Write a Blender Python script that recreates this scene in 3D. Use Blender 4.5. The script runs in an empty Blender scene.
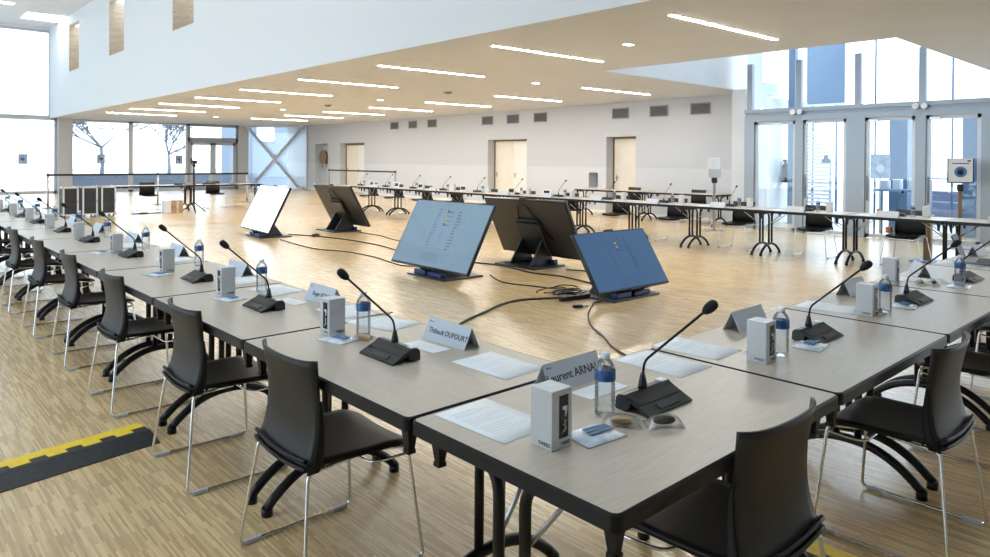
import bpy, bmesh, math, random
from mathutils import Vector, Matrix
random.seed(7)
PI = math.pi
scn = bpy.context.scene
COL = scn.collection
V = Vector

# ------------------------------------------------------------------ materials
def mat(name, color, rough=0.5, metal=0.0, spec=0.5, emit=None, es=0.0, coat=0.0):
    m = bpy.data.materials.new(name); m.use_nodes = True
    b = m.node_tree.nodes['Principled BSDF']
    b.inputs['Base Color'].default_value = (*color, 1)
    b.inputs['Roughness'].default_value = rough
    b.inputs['Metallic'].default_value = metal
    b.inputs['Specular IOR Level'].default_value = spec
    b.inputs['Coat Weight'].default_value = coat
    if emit:
        b.inputs['Emission Color'].default_value = (*emit, 1)
        b.inputs['Emission Strength'].default_value = es
    return m
def noisy(m, c1, c2, scale=8.0, detail=4, stretch=(1, 1, 1), bump=0.0, rough=None):
    nt = m.node_tree; b = nt.nodes['Principled BSDF']
    tc = nt.nodes.new('ShaderNodeTexCoord'); mp = nt.nodes.new('ShaderNodeMapping')
    mp.inputs['Scale'].default_value = stretch
    n = nt.nodes.new('ShaderNodeTexNoise'); n.inputs['Scale'].default_value = scale; n.inputs['Detail'].default_value = detail
    r = nt.nodes.new('ShaderNodeValToRGB')
    r.color_ramp.elements[0].position = .35; r.color_ramp.elements[1].position = .65
    r.color_ramp.elements[0].color = (*c1, 1); r.color_ramp.elements[1].color = (*c2, 1)
    L = nt.links.new
    L(tc.outputs['Object'], mp.inputs['Vector']); L(mp.outputs['Vector'], n.inputs['Vector'])
    L(n.outputs['Fac'], r.inputs['Fac']); L(r.outputs['Color'], b.inputs['Base Color'])
    if bump:
        bp = nt.nodes.new('ShaderNodeBump'); bp.inputs['Strength'].default_value = bump; bp.inputs['Distance'].default_value = .002
        L(n.outputs['Fac'], bp.inputs['Height']); L(bp.outputs['Normal'], b.inputs['Normal'])
    return m
def clear(name, tint=(1, 1, 1), refl=0.08, rough=0.02, haze=0.0, hazecol=(.9, .93, .97)):
    m = bpy.data.materials.new(name); m.use_nodes = True
    nt = m.node_tree; nt.nodes.clear(); L = nt.links.new
    out = nt.nodes.new('ShaderNodeOutputMaterial'); tr = nt.nodes.new('ShaderNodeBsdfTransparent')
    tr.inputs['Color'].default_value = (*tint, 1)
    gl = nt.nodes.new('ShaderNodeBsdfGlossy'); gl.inputs['Roughness'].default_value = rough
    fr = nt.nodes.new('ShaderNodeFresnel'); fr.inputs['IOR'].default_value = 1.45
    mt = nt.nodes.new('ShaderNodeMath'); mt.operation = 'MULTIPLY_ADD'
    mt.inputs[1].default_value = .8; mt.inputs[2].default_value = refl * .5
    mx = nt.nodes.new('ShaderNodeMixShader')
    L(fr.outputs[0], mt.inputs[0]); L(mt.outputs[0], mx.inputs[0]); L(tr.outputs[0], mx.inputs[1]); L(gl.outputs[0], mx.inputs[2])
    last = mx
    if haze:
        df = nt.nodes.new('ShaderNodeBsdfDiffuse'); df.inputs['Color'].default_value = (*hazecol, 1)
        m2 = nt.nodes.new('ShaderNodeMixShader'); m2.inputs[0].default_value = haze
        L(mx.outputs[0], m2.inputs[1]); L(df.outputs[0], m2.inputs[2]); last = m2
    L(last.outputs[0], out.inputs['Surface'])
    return m

M = {}
M['laminate'] = noisy(mat('table_laminate', (.5, .46, .4), .36, spec=.35), (.505, .43, .345), (.565, .485, .395), 9, 5, (1.2, 14, 1))
M['edge'] = mat('black_edge', (.008, .008, .010), .38, spec=.3)
M['chair'] = noisy(mat('chair_shell', (.035, .032, .03), .45, spec=.35), (.020, .018, .016), (.030, .026, .023), 260, 1)
M['seat'] = mat('chair_seat', (.007, .007, .008), .45, spec=.3)
M['chrome'] = mat('chrome', (.72, .72, .72), .18, 1.0)
M['steel'] = mat('brushed_steel', (.55, .56, .58), .35, 1.0)
M['glide'] = mat('clear_glide', (.55, .57, .6), .25)
M['blackmetal'] = mat('black_metal', (.006, .006, .008), .35, spec=.35)
M['rubber'] = mat('rubber', (.015, .015, .017), .6)
M['wall'] = noisy(mat('wall_white', (.66, .68, .71), .6), (.65, .67, .70), (.68, .695, .72), 3)
M['gallery'] = mat('gallery_white', (.80, .83, .86), .6)
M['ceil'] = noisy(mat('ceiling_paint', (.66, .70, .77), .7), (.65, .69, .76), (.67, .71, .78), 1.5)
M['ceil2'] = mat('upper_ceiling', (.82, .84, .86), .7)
M['paper'] = mat('paper', (.90, .91, .92), .6)
M['print'] = mat('print_grey', (.70, .73, .77), .7)
M['ink'] = mat('ink', (.03, .03, .04), .6)
M['inkblue'] = mat('ink_blue', (.08, .22, .5), .6)
M['card'] = mat('name_card', (.56, .60, .66), .5)
M['carton'] = noisy(mat('carton', (.62, .62, .62), .38), (.58, .585, .595), (.66, .665, .675), 260, 2)
M['cartonblack'] = mat('carton_black', (.012, .012, .016), .25)
M['cartonwhite'] = mat('carton_white', (.8, .8, .82), .4)
M['pet'] = clear('pet_plastic', (.95, .975, .99), .16, .03, .06, (.85, .9, .96))
M['wrap'] = clear('clear_wrap', (.975, .98, .985), .10, .10, .02)
M['packet'] = noisy(mat('packet', (.75, .8, .86), .22), (.55, .63, .74), (.88, .91, .95), 22, 3, (1, 1, 1), .3)
M['mask'] = mat('mask_blue', (.13, .24, .40), .5)
M['cap'] = mat('bottle_cap', (.78, .83, .9), .35)
M['label'] = noisy(mat('bottle_label', (.03, .1, .3), .35), (.01, .045, .19), (.05, .16, .40), 40, 2)
M['micbase'] = mat('mic_base', (.016, .017, .020), .34)
M['micgrille'] = noisy(mat('mic_grille', (.02, .018, .016), .5), (.012, .011, .010), (.028, .025, .022), 300, 1)
M['micbar'] = mat('mic_bar', (.03, .034, .042), .3)
M['foam'] = mat('mic_foam', (.012, .012, .012), .9)
M['biscuit'] = noisy(mat('biscuit', (.55, .34, .12), .6), (.48, .28, .08), (.64, .42, .17), 30)
M['darkbrown'] = mat('dark_brown', (.035, .02, .010), .5)
M['yellow'] = noisy(mat('yellow_rubber', (.95, .66, .02), .45), (.88, .60, .015), (1.0, .72, .03), 40)
M['rampblack'] = noisy(mat('ramp_black', (.012, .013, .016), .5), (.008, .009, .012), (.022, .024, .028), 45, 2, (1, 1, 1), .6)
M['cable'] = mat('cable', (.02, .02, .02), .5)
M['glass'] = clear('window_glass', (.93, .97, 1.0), .06, .0)
M['alu'] = mat('window_frame', (.34, .38, .43), .4, .3)
M['alulight'] = mat('frame_light', (.55, .58, .62), .4, .3)
M['door'] = noisy(mat('door_cream', (.78, .72, .62), .5), (.76, .70, .60), (.80, .74, .64), 4)
M['doorwhite'] = mat('door_white', (.80, .78, .74), .5)
M['brown'] = mat('brown_wood', (.24, .15, .07), .5)
M['vent'] = mat('vent_grey', (.16, .16, .155), .6)
M['slot'] = noisy(mat('slot_wood', (.62, .52, .40), .5), (.56, .46, .36), (.66, .57, .45), 4, 4, (1, 1, 4))
M['light'] = mat('light_diffuser', (1, 1, 1), .5, emit=(1, .965, .90), es=86)
M['spot'] = mat('spot_diffuser', (1, 1, 1), .5, emit=(1, .965, .90), es=9)
M['skylight'] = mat('skylight_glow', (1, 1, 1), .5, emit=(.95, .98, 1), es=3)
M['white'] = mat('white_plastic', (.8, .81, .83), .4)
M['grey'] = mat('grey_metal', (.25, .26, .28), .45)
M['bluegrey'] = mat('blue_grey', (.20, .34, .52), .45)
M['planter'] = mat('planter_paint', (.15, .19, .25), .6)
M['caseedge'] = mat('case_edge', (.78, .79, .81), .4, .2)
M['column'] = mat('column_shade_grey', (.58, .60, .63), .6)  # darker grey, carries the shade on the end wall columns
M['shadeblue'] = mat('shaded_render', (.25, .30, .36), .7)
M['sticker'] = mat('sticker', (.35, .48, .66), .5)
M['panelblue'] = mat('panel_blue', (.19, .28, .40), .45)
M['poster'] = noisy(mat('poster', (.35, .45, .6), .5), (.28, .38, .55), (.5, .58, .7), 9)
M['bluecol'] = mat('blue_column', (.10, .20, .36), .45)
M['case'] = noisy(mat('case_black', (.03, .033, .04), .5), (.025, .028, .035), (.04, .043, .05), 8)
M['cardboard'] = noisy(mat('cardboard', (.42, .28, .15), .7), (.36, .24, .12), (.5, .35, .2), 10)
M['extwall'] = mat('exterior_white', (.78, .82, .86), .6)
M['pave'] = noisy(mat('pavement', (.5, .5, .5), .8), (.44, .46, .5), (.55, .56, .58), 2)
M['extpurple'] = noisy(mat('exterior_cladding', (.14, .155, .23), .7), (.13, .14, .21), (.16, .175, .26), 4, 3, (1, 1, 10))
M['bark'] = mat('bark', (.19, .21, .25), .8)
M['orange'] = mat('orange', (.85, .25, .10), .5)
M['red'] = mat('red', (.5, .05, .04), .4)
M['hose'] = noisy(mat('hose_brown', (.25, .17, .1), .6), (.2, .13, .08), (.3, .2, .12), 20)
M['screenback'] = noisy(mat('display_back', (.05, .046, .043), .45), (.045, .042, .04), (.058, .053, .05), 50)
M['screenframe'] = mat('display_bezel', (.015, .016, .02), .3)
M['standblue'] = mat('stand_dark', (.03, .035, .045), .38)
M['blueplastic'] = mat('blue_cable_box', (.012, .04, .14), .35)
def screen(name, c, es): return mat(name, (.02, .02, .03), .08, emit=c, es=es)
M['scr_blue'] = screen('screen_blue', (.045, .13, .27), .45)
M['scr_pale'] = screen('screen_pale', (.20, .31, .41), .50)
M['scr_white'] = screen('screen_white', (.95, .97, 1), 1.3)
M['scr_text'] = mat('screen_text', (.03, .05, .1), .3)
M['scr_yel'] = mat('screen_yellow', (.6, .4, .05), .4)
M['scr_icon'] = mat('screen_icon', (.03, .08, .4), .4)

def floor_mat():
    m = mat('parquet', (.5, .4, .28), .26, spec=.5, coat=.35); m.node_tree.nodes['Principled BSDF'].inputs['Coat Roughness'].default_value = .24; nt = m.node_tree; b = nt.nodes['Principled BSDF']; L = nt.links.new
    tc = nt.nodes.new('ShaderNodeTexCoord'); mp = nt.nodes.new('ShaderNodeMapping'); mp.inputs['Rotation'].default_value = (0, 0, PI / 2)
    br = nt.nodes.new('ShaderNodeTexBrick')
    br.inputs['Color1'].default_value = (.53, .365, .18, 1); br.inputs['Color2'].default_value = (.90, .67, .36, 1)
    br.inputs['Mortar'].default_value = (.45, .32, .18, 1)
    br.inputs['Scale'].default_value = 1; br.inputs['Mortar Size'].default_value = .0004; br.inputs['Brick Width'].default_value = .17
    br.inputs['Row Height'].default_value = .0092; br.inputs['Bias'].default_value = -.15; br.offset = .37; br.offset_frequency = 3
    n = nt.nodes.new('ShaderNodeTexNoise'); n.inputs['Scale'].default_value = 1.2; n.inputs['Detail'].default_value = 3
    mr = nt.nodes.new('ShaderNodeMapRange'); mr.inputs['To Min'].default_value = .88; mr.inputs['To Max'].default_value = 1.1
    mx = nt.nodes.new('ShaderNodeMixRGB'); mx.blend_type = 'MULTIPLY'; mx.inputs[0].default_value = 1
    L(tc.outputs['Object'], mp.inputs['Vector']); L(mp.outputs['Vector'], br.inputs['Vector']); L(tc.outputs['Object'], n.inputs['Vector'])
    L(n.outputs['Fac'], mr.inputs['Value']); L(br.outputs['Color'], mx.inputs[1]); L(mr.outputs[0], mx.inputs[2]); L(mx.outputs[0], b.inputs['Base Color'])
    return m
M['floor'] = floor_mat()

# ------------------------------------------------------------------ mesh builder
class MB:
    def __init__(s, xf=None): s.bm = bmesh.new(); s.xf = xf
    def _new(s, vs): return [s.bm.verts.new(v) for v in vs]
    def faces(s, vs, fs, mi=0, smooth=False):
        bv = s._new(vs); out = []
        for f in fs:
            try:
                q = s.bm.faces.new([bv[i] for i in f]); q.material_index = mi; q.smooth = smooth; out.append(q)
            except ValueError: pass
        return bv, out
    def box(s, lo, hi, mi=0, bev=0.0, rot=None, piv=None, seg=2):
        x0, y0, z0 = lo; x1, y1, z1 = hi
        vs = [(x0,y0,z0),(x1,y0,z0),(x1,y1,z0),(x0,y1,z0),(x0,y0,z1),(x1,y0,z1),(x1,y1,z1),(x0,y1,z1)]
        if rot is not None:
            p = V(piv if piv is not None else ((x0+x1)/2, (y0+y1)/2, (z0+z1)/2)); vs = [rot @ (V(v) - p) + p for v in vs]
        bv, fs = s.faces(vs, [(0,3,2,1),(4,5,6,7),(0,1,5,4),(1,2,6,5),(2,3,7,6),(3,0,4,7)], mi)
        if bev:
            es = list({e for f in fs for e in f.edges})
            r = bmesh.ops.bevel(s.bm, geom=es, offset=bev, segments=seg, affect='EDGES', profile=.5, clamp_overlap=True)
            for f in r['faces']: f.material_index = mi; f.smooth = True
        return s
    def tube(s, path, r, n=8, mi=0, caps=True, rs=None):
        P = [V(p) for p in path]; k = len(P); rings = []
        up = V((0, 0, 1)); t0 = (P[1] - P[0]).normalized()
        if abs(t0.dot(up)) > .95: up = V((1, 0, 0))
        a = t0.cross(up).normalized()
        for i in range(k):
            t = (P[min(i+1, k-1)] - P[max(i-1, 0)]).normalized()
            a = (a - t * a.dot(t)).normalized(); b = t.cross(a)
            ri = rs[i] if rs else r
            rings.append([P[i] + (a * math.cos(2*PI*j/n) + b * math.sin(2*PI*j/n)) * ri for j in range(n)])
        vs = [v for q in rings for v in q]
        fs = [(i*n+j, i*n+(j+1) % n, (i+1)*n+(j+1) % n, (i+1)*n+j) for i in range(k-1) for j in range(n)]
        bv, _ = s.faces(vs, fs, mi, True)
        if caps:
            for c in (bv[:n][::-1], bv[-n:]):
                try: f = s.bm.faces.new(c); f.material_index = mi
                except ValueError: pass
        return s
    def cyl(s, p0, p1, r, n=12, mi=0): return s.tube([p0, p1], r, n, mi)
    def lathe(s, prof, c=(0, 0, 0), n=20, mi=0, axis='z', caps=True):
        c = V(c); vs = []
        for r, z in prof:
            for j in range(n):
                x, y = r*math.cos(2*PI*j/n), r*math.sin(2*PI*j/n)
                vs.append(c + (V((x, y, z)) if axis == 'z' else V((z, x, y)) if axis == 'x' else V((x, z, y))))
        k = len(prof)
        bv, _ = s.faces(vs, [(i*n+j, i*n+(j+1) % n, (i+1)*n+(j+1) % n, (i+1)*n+j) for i in range(k-1) for j in range(n)], mi, True)
        if caps:
            for q in (bv[:n][::-1], bv[-n:]):
                try: f = s.bm.faces.new(q); f.material_index = mi
                except ValueError: pass
        return s
    def prism(s, poly, axis, a0, a1, mi=0):
        """poly: 2-D points; extruded along axis ('x': points are (y,z); 'y': (x,z); 'z': (x,y))"""
        def p3(q, a): return (a, q[0], q[1]) if axis == 'x' else (q[0], a, q[1]) if axis == 'y' else (q[0], q[1], a)
        n = len(poly); vs = [p3(q, a0) for q in poly] + [p3(q, a1) for q in poly]
        fs = [tuple(range(n))[::-1], tuple(range(n, 2*n))] + [(i, (i+1) % n, n+(i+1) % n, n+i) for i in range(n)]
        s.faces(vs, fs, mi); return s
    def grid(s, fn, nu, nv, mi=0, thick=None, smooth=True):
        """fn(u,v)->point, u,v in 0..1; thick: vector fn or None"""
        P = [[V(fn(i/nu, j/nv)) for j in range(nv+1)] for i in range(nu+1)]
        idx = lambda i, j: i*(nv+1)+j
        vs = [p for r in P for p in r]; fs = [(idx(i,j), idx(i+1,j), idx(i+1,j+1), idx(i,j+1)) for i in range(nu) for j in range(nv)]
        if thick is not None:
            N = len(vs); vs = vs + [v + V(thick) for v in vs]
            fs = fs + [tuple(N+q for q in f[::-1]) for f in fs]
            bd = [(idx(i,0), idx(i+1,0)) for i in range(nu)] + [(idx(nu,j), idx(nu,j+1)) for j in range(nv)] + \
                 [(idx(i+1,nv), idx(i,nv)) for i in range(nu)] + [(idx(0,j+1), idx(0,j)) for j in range(nv)]
            fs += [(b, a, N+a, N+b) for a, b in bd]
        s.faces(vs, fs, mi, smooth); return s
    def mesh(s, name, mats):
        if s.xf is not None: bmesh.ops.transform(s.bm, matrix=s.xf, verts=s.bm.verts)
        bmesh.ops.recalc_face_normals(s.bm, faces=s.bm.faces)
        me = bpy.data.meshes.new(name); s.bm.to_mesh(me); s.bm.free()
        for m in (mats if isinstance(mats, (list, tuple)) else [mats]): me.materials.append(M[m] if isinstance(m, str) else m)
        return me
    def build(s, name, mats, parent=None):
        o = bpy.data.objects.new(name, s.mesh(name, mats)); COL.objects.link(o)
        if parent is not None: o.parent = parent
        return o

def tag(o, label, cat, group=None):
    o['label'] = label; o['category'] = cat
    if group: o['group'] = group
    return o
def empty(name, loc=(0, 0, 0), rz=0.0):
    o = bpy.data.objects.new(name, None); o.empty_display_size = .05; COL.objects.link(o)
    o.location = loc; o.rotation_euler = (0, 0, rz); return o
def thing(name, label, cat, loc=(0, 0, 0), rz=0.0, group=None): return tag(empty(name, loc, rz), label, cat, group)
def struct(o): o['kind'] = 'structure'; return o
def copy_tree(o, parent=None):
    c = o.copy(); COL.objects.link(c)
    if parent is not None: c.parent = parent
    for ch in list(o.children): copy_tree(ch, c)
    return c
class Proto:
    """build once, then copy the thing and every part of it"""
    def __init__(s, fn): s.fn = fn; s.root = None
    def put(s, label, cat, loc, rz=0.0, group=None):
        if s.root is None: s.root = s.fn(); o = s.root
        else: o = copy_tree(s.root)
        o.location = loc; o.rotation_euler = (0, 0, rz); o['label'] = label; o['category'] = cat
        if group: o['group'] = group
        return o
ORD = ['first','second','third','fourth','fifth','sixth','seventh','eighth','ninth','tenth','eleventh','twelfth','thirteenth','fourteenth','fifteenth','sixteenth']
def text_obj(name, s, size, m, parent, mtx, ext=.0003, align='CENTER'):
    cu = bpy.data.curves.new(name, 'FONT'); cu.body = s; cu.size = size; cu.extrude = ext; cu.offset = size*.012; cu.align_x = align; cu.align_y = 'CENTER'; cu.resolution_u = 3
    tmp = bpy.data.objects.new(name, cu); COL.objects.link(tmp)
    dg = bpy.context.evaluated_depsgraph_get(); me = bpy.data.meshes.new_from_object(tmp.evaluated_get(dg))
    bpy.data.objects.remove(tmp)
    me.transform(mtx); me.materials.clear(); me.materials.append(M[m])
    o = bpy.data.objects.new(name, me); COL.objects.link(o); o.parent = parent; return o
def face_mtx(origin, xdir, ydir):
    x = V(xdir).normalized(); y = V(ydir).normalized(); z = x.cross(y)
    m = Matrix((x, y, z)).transposed().to_4x4(); m.translation = V(origin); return m
def arc_pts(fn, n): return [fn(i/n) for i in range(n+1)]
def rounded(pts, r, n=4):
    """round the corners of a polyline"""
    P = [V(p) for p in pts]; out = [P[0]]
    for i in range(1, len(P)-1):
        a, b, c = P[i-1], P[i], P[i+1]; d1 = (a-b); d2 = (c-b)
        k = min(r, d1.length*.45, d2.length*.45); p, q = b + d1.normalized()*k, b + d2.normalized()*k
        for j in range(n+1):
            t = j/n; out.append(p*(1-t)**2 + b*2*t*(1-t) + q*t*t)
    out.append(P[-1]); return out

# ------------------------------------------------------------------ camera
CAM = V((-1.20695, -1.69140, 1.50713)); F = 699.376; YAW, PITCH, ROLL = .828658, .00727673, .00628358; PY = 165.701
cy, sy, cp, sp = math.cos(YAW), math.sin(YAW), math.cos(PITCH), math.sin(PITCH)
d = V((cy*cp, sy*cp, -sp)); r = V((sy, -cy, 0)); u = r.cross(d); c_, s_ = math.cos(ROLL), math.sin(ROLL)
r2 = r*c_ + u*s_; u2 = u*c_ - r*s_
cam = bpy.data.cameras.new('camera'); co = bpy.data.objects.new('camera', cam); COL.objects.link(co)
cam.sensor_fit = 'HORIZONTAL'; cam.sensor_width = 36; cam.lens = F*36/990; cam.shift_x = 0; cam.shift_y = (PY - 278.5)/990
cam.clip_start = .05; cam.clip_end = 300
mm = Matrix((r2, u2, -d)).transposed().to_4x4(); mm.translation = CAM; co.matrix_world = mm
scn.camera = co

def frame_rects(b, rects, axis, c0, c1, w, mi=0):
    for a0, a1, z0, z1 in rects:
        for lo, hi in (((a0, z0), (a0+w, z1)), ((a1-w, z0), (a1, z1)), ((a0, z0), (a1, z0+w)), ((a0, z1-w), (a1, z1))):
            if axis == 'y': b.box((lo[0], c0, lo[1]), (hi[0], c1, hi[1]), mi)
            else: b.box((c0, lo[0], lo[1]), (c1, hi[0], hi[1]), mi)

# ------------------------------------------------------------------ the room
H = 3.19                       # underside of the low ceiling
GX = 4.93                      # gallery wall over the edge of the low ceiling
EY = 33.0                      # glazed end wall
FX = 13.9                      # entrance facade
struct(MB().box((-7, -7, -.2), (16.2, EY+.15, 0)).build('floor', 'floor'))
# low ceiling with the cut-out over the entrance
b = MB()
b.box((GX, -7, H), (9.1, EY+.1, H+.3)); b.box((9.1, 6.6, H), (16.2, EY+.1, H+.3)); b.box((9.1, -7, H), (16.2, 1.6, H+.3))
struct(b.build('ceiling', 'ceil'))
# the wall around the void above the cut-out
b = MB(); b.box((9.1, 6.57, H+.004), (15.3, 6.598, H+.3)); b.box((9.1, 6.57, H+.3), (15.3, 6.8, 6.2)); b.box((8.9, 1.4, H+.3), (9.1, 6.8, 6.2)); b.box((9.1, 1.4, H+.3), (14.2, 1.6, 6.2))
struct(b.build('wall_void', 'wall'))
e = struct(empty('window_6'))  # unseen glass roof, added so sky light reaches the void wall
MB().box((8.9, 1.4, 6.2), (15.3, 6.8, 6.22)).build('pane', 'glass', e)
b = MB()
for x in (8.9, 10.5, 12.1, 13.7, 15.25): b.box((x, 1.4, 6.14), (x+.06, 6.8, 6.28))
b.build('window_frame', 'alulight', e)
# gallery wall with the slots
slots = [(27.8, 29.4), (21.95, 23.65), (15.95, 17.5), (10.0, 11.6)]
zs0, zs1, ztop = 4.83, 6.62, 7.0
b = MB()
ys = [-7]
for y0, y1 in sorted(slots): ys += [y0, y1]
ys += [EY+.1]
for i in range(0, len(ys), 2): b.box((GX, ys[i], H+.3), (GX+.2, ys[i+1], ztop))
for y0, y1 in slots: b.box((GX, y0, H+.3), (GX+.2, y1, zs0)); b.box((GX, y0, zs1), (GX+.2, y1, ztop))
b.box((GX-.005, -7, H-.0), (GX, EY, H+.31))
struct(b.build('wall_gallery', 'gallery'))
for k, (y0, y1) in enumerate(slots):
    b = MB(); b.box((GX+.004, y0, zs0), (GX+1.3, y0+.02, zs1)); b.box((GX+.004, y1-.02, zs0), (GX+1.3, y1, zs1)); b.box((GX+1.3, y0, zs0), (GX+1.32, y1, zs1)); b.box((GX+.004, y0, zs0), (GX+1.3, y1, zs0+.02))
    struct(b.build('trim_%d' % (k+1), 'slot'))
    if k in (1, 2):
        o = MB().box((GX+.05, y0+.02, zs0), (GX+.12, y0+.10, zs1)).build('window_%d' % (k+20), 'bluegrey'); struct(o)
b = MB(); b.box((-7, -7, 7.0), (-2.2, EY, 7.2)); b.box((.1, -7, 7.0), (3.62, EY, 7.2)); b.box((-2.2, 20, 7.0), (.1, EY, 7.2)); b.box((-2.2, -7, 7.0), (.1, -3, 7.2)); b.box((3.62, -7, 7.0), (GX+.2, 29.7, 7.2)); b.box((3.62, 31.3, 7.0), (GX+.2, EY, 7.2))
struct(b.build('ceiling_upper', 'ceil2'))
e = struct(empty('window_8')); b = MB()  # unseen rooflight, added to brighten the near tables and floor
for i in range(0, 9): b.box((-2.2, -1.5+2.5*i-.03, 7.08), (.1, -1.5+2.5*i+.03, 7.2))
b.build('window_frame', 'alulight', e); MB().box((-2.2, -3, 7.14), (.1, 20, 7.15)).build('pane', 'glass', e)
struct(MB().box((3.62, 29.7, 7.12), (5.1, 31.3, 7.18)).build('window_30', 'skylight'))
struct(MB().box((2.5, 28.2, 6.97), (3.0, 28.5, 7.0)).build('window_31', 'skylight'))
# wall behind the camera's right
struct(MB().box((-7, -7.2, 0), (16.2, -7, 7.2)).build('wall_right', 'wall'))
# side wall on the camera's left: solid near the camera, glazed farther on
WY = 0.5
struct(MB().box((-7.2, -7.2, 0), (-7, WY, 7.2)).build('wall_side', 'wall'))
struct(MB().box((-7.2, WY, 5.2), (-7, EY+.2, 7.2)).build('wall_side_upper', 'wall'))
e = struct(empty('window_7')); b = MB(); frame_rects(b, [(WY+5.41*i, WY+5.41*(i+1), 0, 5.2) for i in range(6)], 'x', -7.15, -7.05, .08); b.build('window_frame', 'alu', e)
MB().box((-7.105, WY, 0), (-7.095, EY, 5.2)).build('pane', 'glass', e)

# door wall on the far side, in its own frame: t along it, depth outwards
TH = math.radians(1.7524)
wallF = Matrix.Translation((14.884, 6.7, 0)) @ Matrix.Rotation(-TH, 4, 'Z')   # local y = t, local x = depth
def wt(y): return (y-6.7)/math.cos(TH)
ops = [('niche', wt(28.43), wt(29.79), 0, 2.27), ('d2', wt(25.02), wt(27.25), 0, 2.27), ('d3', wt(14.57), wt(16.56), 0, 2.23), ('nich', wt(11.5), wt(11.86), .72, 1.17), ('d4', wt(10.12), wt(11.19), 0, 2.22)]
ops.sort(key=lambda o: o[1])
b = MB(wallF); prev = 0.0
for nm, t0, t1, z0, z1 in ops:
    b.box((0, prev, 0), (.4, t0, H)); b.box((0, t0, z1), (.4, t1, H))
    if z0: b.box((0, t0, 0), (.4, t1, z0))
    prev = t1
b.box((0, prev, 0), (.4, wt(EY), H))
for nm, t0, t1, z0, z1 in ops: b.box((.4, t0-.05, z0), (.44, t1+.05, z1+.05))
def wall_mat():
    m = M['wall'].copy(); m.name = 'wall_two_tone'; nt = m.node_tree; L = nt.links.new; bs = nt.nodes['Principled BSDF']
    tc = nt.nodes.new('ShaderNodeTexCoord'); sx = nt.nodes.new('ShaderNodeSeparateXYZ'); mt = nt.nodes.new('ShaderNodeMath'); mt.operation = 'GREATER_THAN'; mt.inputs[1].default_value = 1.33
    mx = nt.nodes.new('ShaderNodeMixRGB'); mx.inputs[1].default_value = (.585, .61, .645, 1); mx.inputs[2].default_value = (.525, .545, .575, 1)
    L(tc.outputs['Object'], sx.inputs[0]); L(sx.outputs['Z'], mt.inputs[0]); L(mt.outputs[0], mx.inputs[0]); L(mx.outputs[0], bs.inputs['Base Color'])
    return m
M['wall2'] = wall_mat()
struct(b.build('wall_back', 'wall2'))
struct(MB().box((FX-.02, 6.27, 0), (14.95, 6.6, H)).build('wall_jamb', 'wall'))
def wall_door(n, t0, t1, z1, leaves, framew, handle_side, leafmat='door'):
    e = struct(empty('door_%d' % n)); e.matrix_world = wallF
    MB().box((.30, t0, 0), (.36, t0+framew, z1)).box((.30, t1-framew, 0), (.36, t1, z1)).box((.30, t0, z1-framew), (.36, t1, z1)).build('door_frame', 'brown', e)
    w = (t1-t0-2*framew)/leaves
    for k in range(leaves):
        a = t0+framew+k*w
        lf = MB().box((.31, a+.004, .01), (.35, a+w-.004, z1-framew-.004), bev=.003).build('door_leaf', leafmat if k == leaves-1 else 'doorwhite', e)
        hy = a+w-.09 if (handle_side > 0) else a+.09
        MB().cyl((.31, hy, 1.03), (.25, hy, 1.03), .01).cyl((.25, hy, 1.03), (.25, hy-.12*handle_side, 1.03), .01).box((.30, hy-.02, .93), (.31, hy+.02, 1.1)).build('door_handle', 'grey', lf)
    return e
wall_door(1, wt(10.12), wt(11.19), 2.22, 1, .05, 1)
wall_door(2, wt(14.57), wt(16.56), 2.23, 2, .05, 1)
wall_door(3, wt(25.02), wt(27.25), 2.27, 2, .10, 1)
# skirting
b = MB(wallF); prev = 0
for nm, t0, t1, z0, z1 in ops:
    if not z0: b.box((-.012, prev, 0), (0, t0, .07)); prev = t1
b.box((-.012, prev, 0), (0, wt(EY), .07)); struct(b.build('baseboard_back', 'doorwhite'))

# glazed end wall ----------------------------------------------------------
def window_end(n, a0, a1, z0, z1, w=.07, rects=None):
    e = struct(empty('window_%d' % n, (0, 0, 0)))
    b = MB(); frame_rects(b, rects or [(a0, a1, z0, z1)], 'y', EY, EY+.1, w); b.build('window_frame', 'alulight', e)
    for q in (rects or [(a0, a1, z0, z1)]): MB().box((q[0]+w, EY+.045, q[2]+w), (q[1]-w, EY+.055, q[3]-w)).build('pane', 'glass', e)
    return e
window_end(1, -7, 5.2, 0, 6.9, .1, [(-7, 5.2, 0, 3.2), (-7, 5.2, 3.2, 6.9)])
window_end(2, 5.7, 8.1, 0, H, .09); window_end(3, 8.1, 10.6, 0, H, .09)
e = struct(empty('door_4'))
b = MB(); frame_rects(b, [(10.6, 13.05, 2.42, H), (10.6, 13.05, 0, 2.42)], 'y', EY, EY+.12, .12); b.build('door_frame', 'alu', e)
MB().box((10.72, EY+.05, 2.54), (12.93, EY+.06, H-.1)).build('transom_pane', 'glass', e)
for a0, a1 in ((10.72, 11.82), (11.83, 12.93)):
    lf = MB(); frame_rects(lf, [(a0, a1, .02, 2.3)], 'y', EY+.03, EY+.09, .13); lf = lf.build('door_leaf', 'alulight', e)
    MB().box((a0+.13, EY+.055, .15), (a1-.13, EY+.06, 2.17)).build('pane', 'glass', lf)
b = MB(); b.box((5.2, EY-.3, 0), (5.7, EY+.1, H)); b.box((13.05, EY-.1, 0), (13.55, EY+.1, H)); struct(b.build('trim_20', 'column'))
struct(MB().box((4.9, EY-.02, H), (16.2, EY+.2, 7.2)).build('wall_left', 'wall'))
struct(MB().box((-7, EY, 6.9), (4.9, EY+.2, 7.2)).build('wall_left_upper', 'gallery'))
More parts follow.
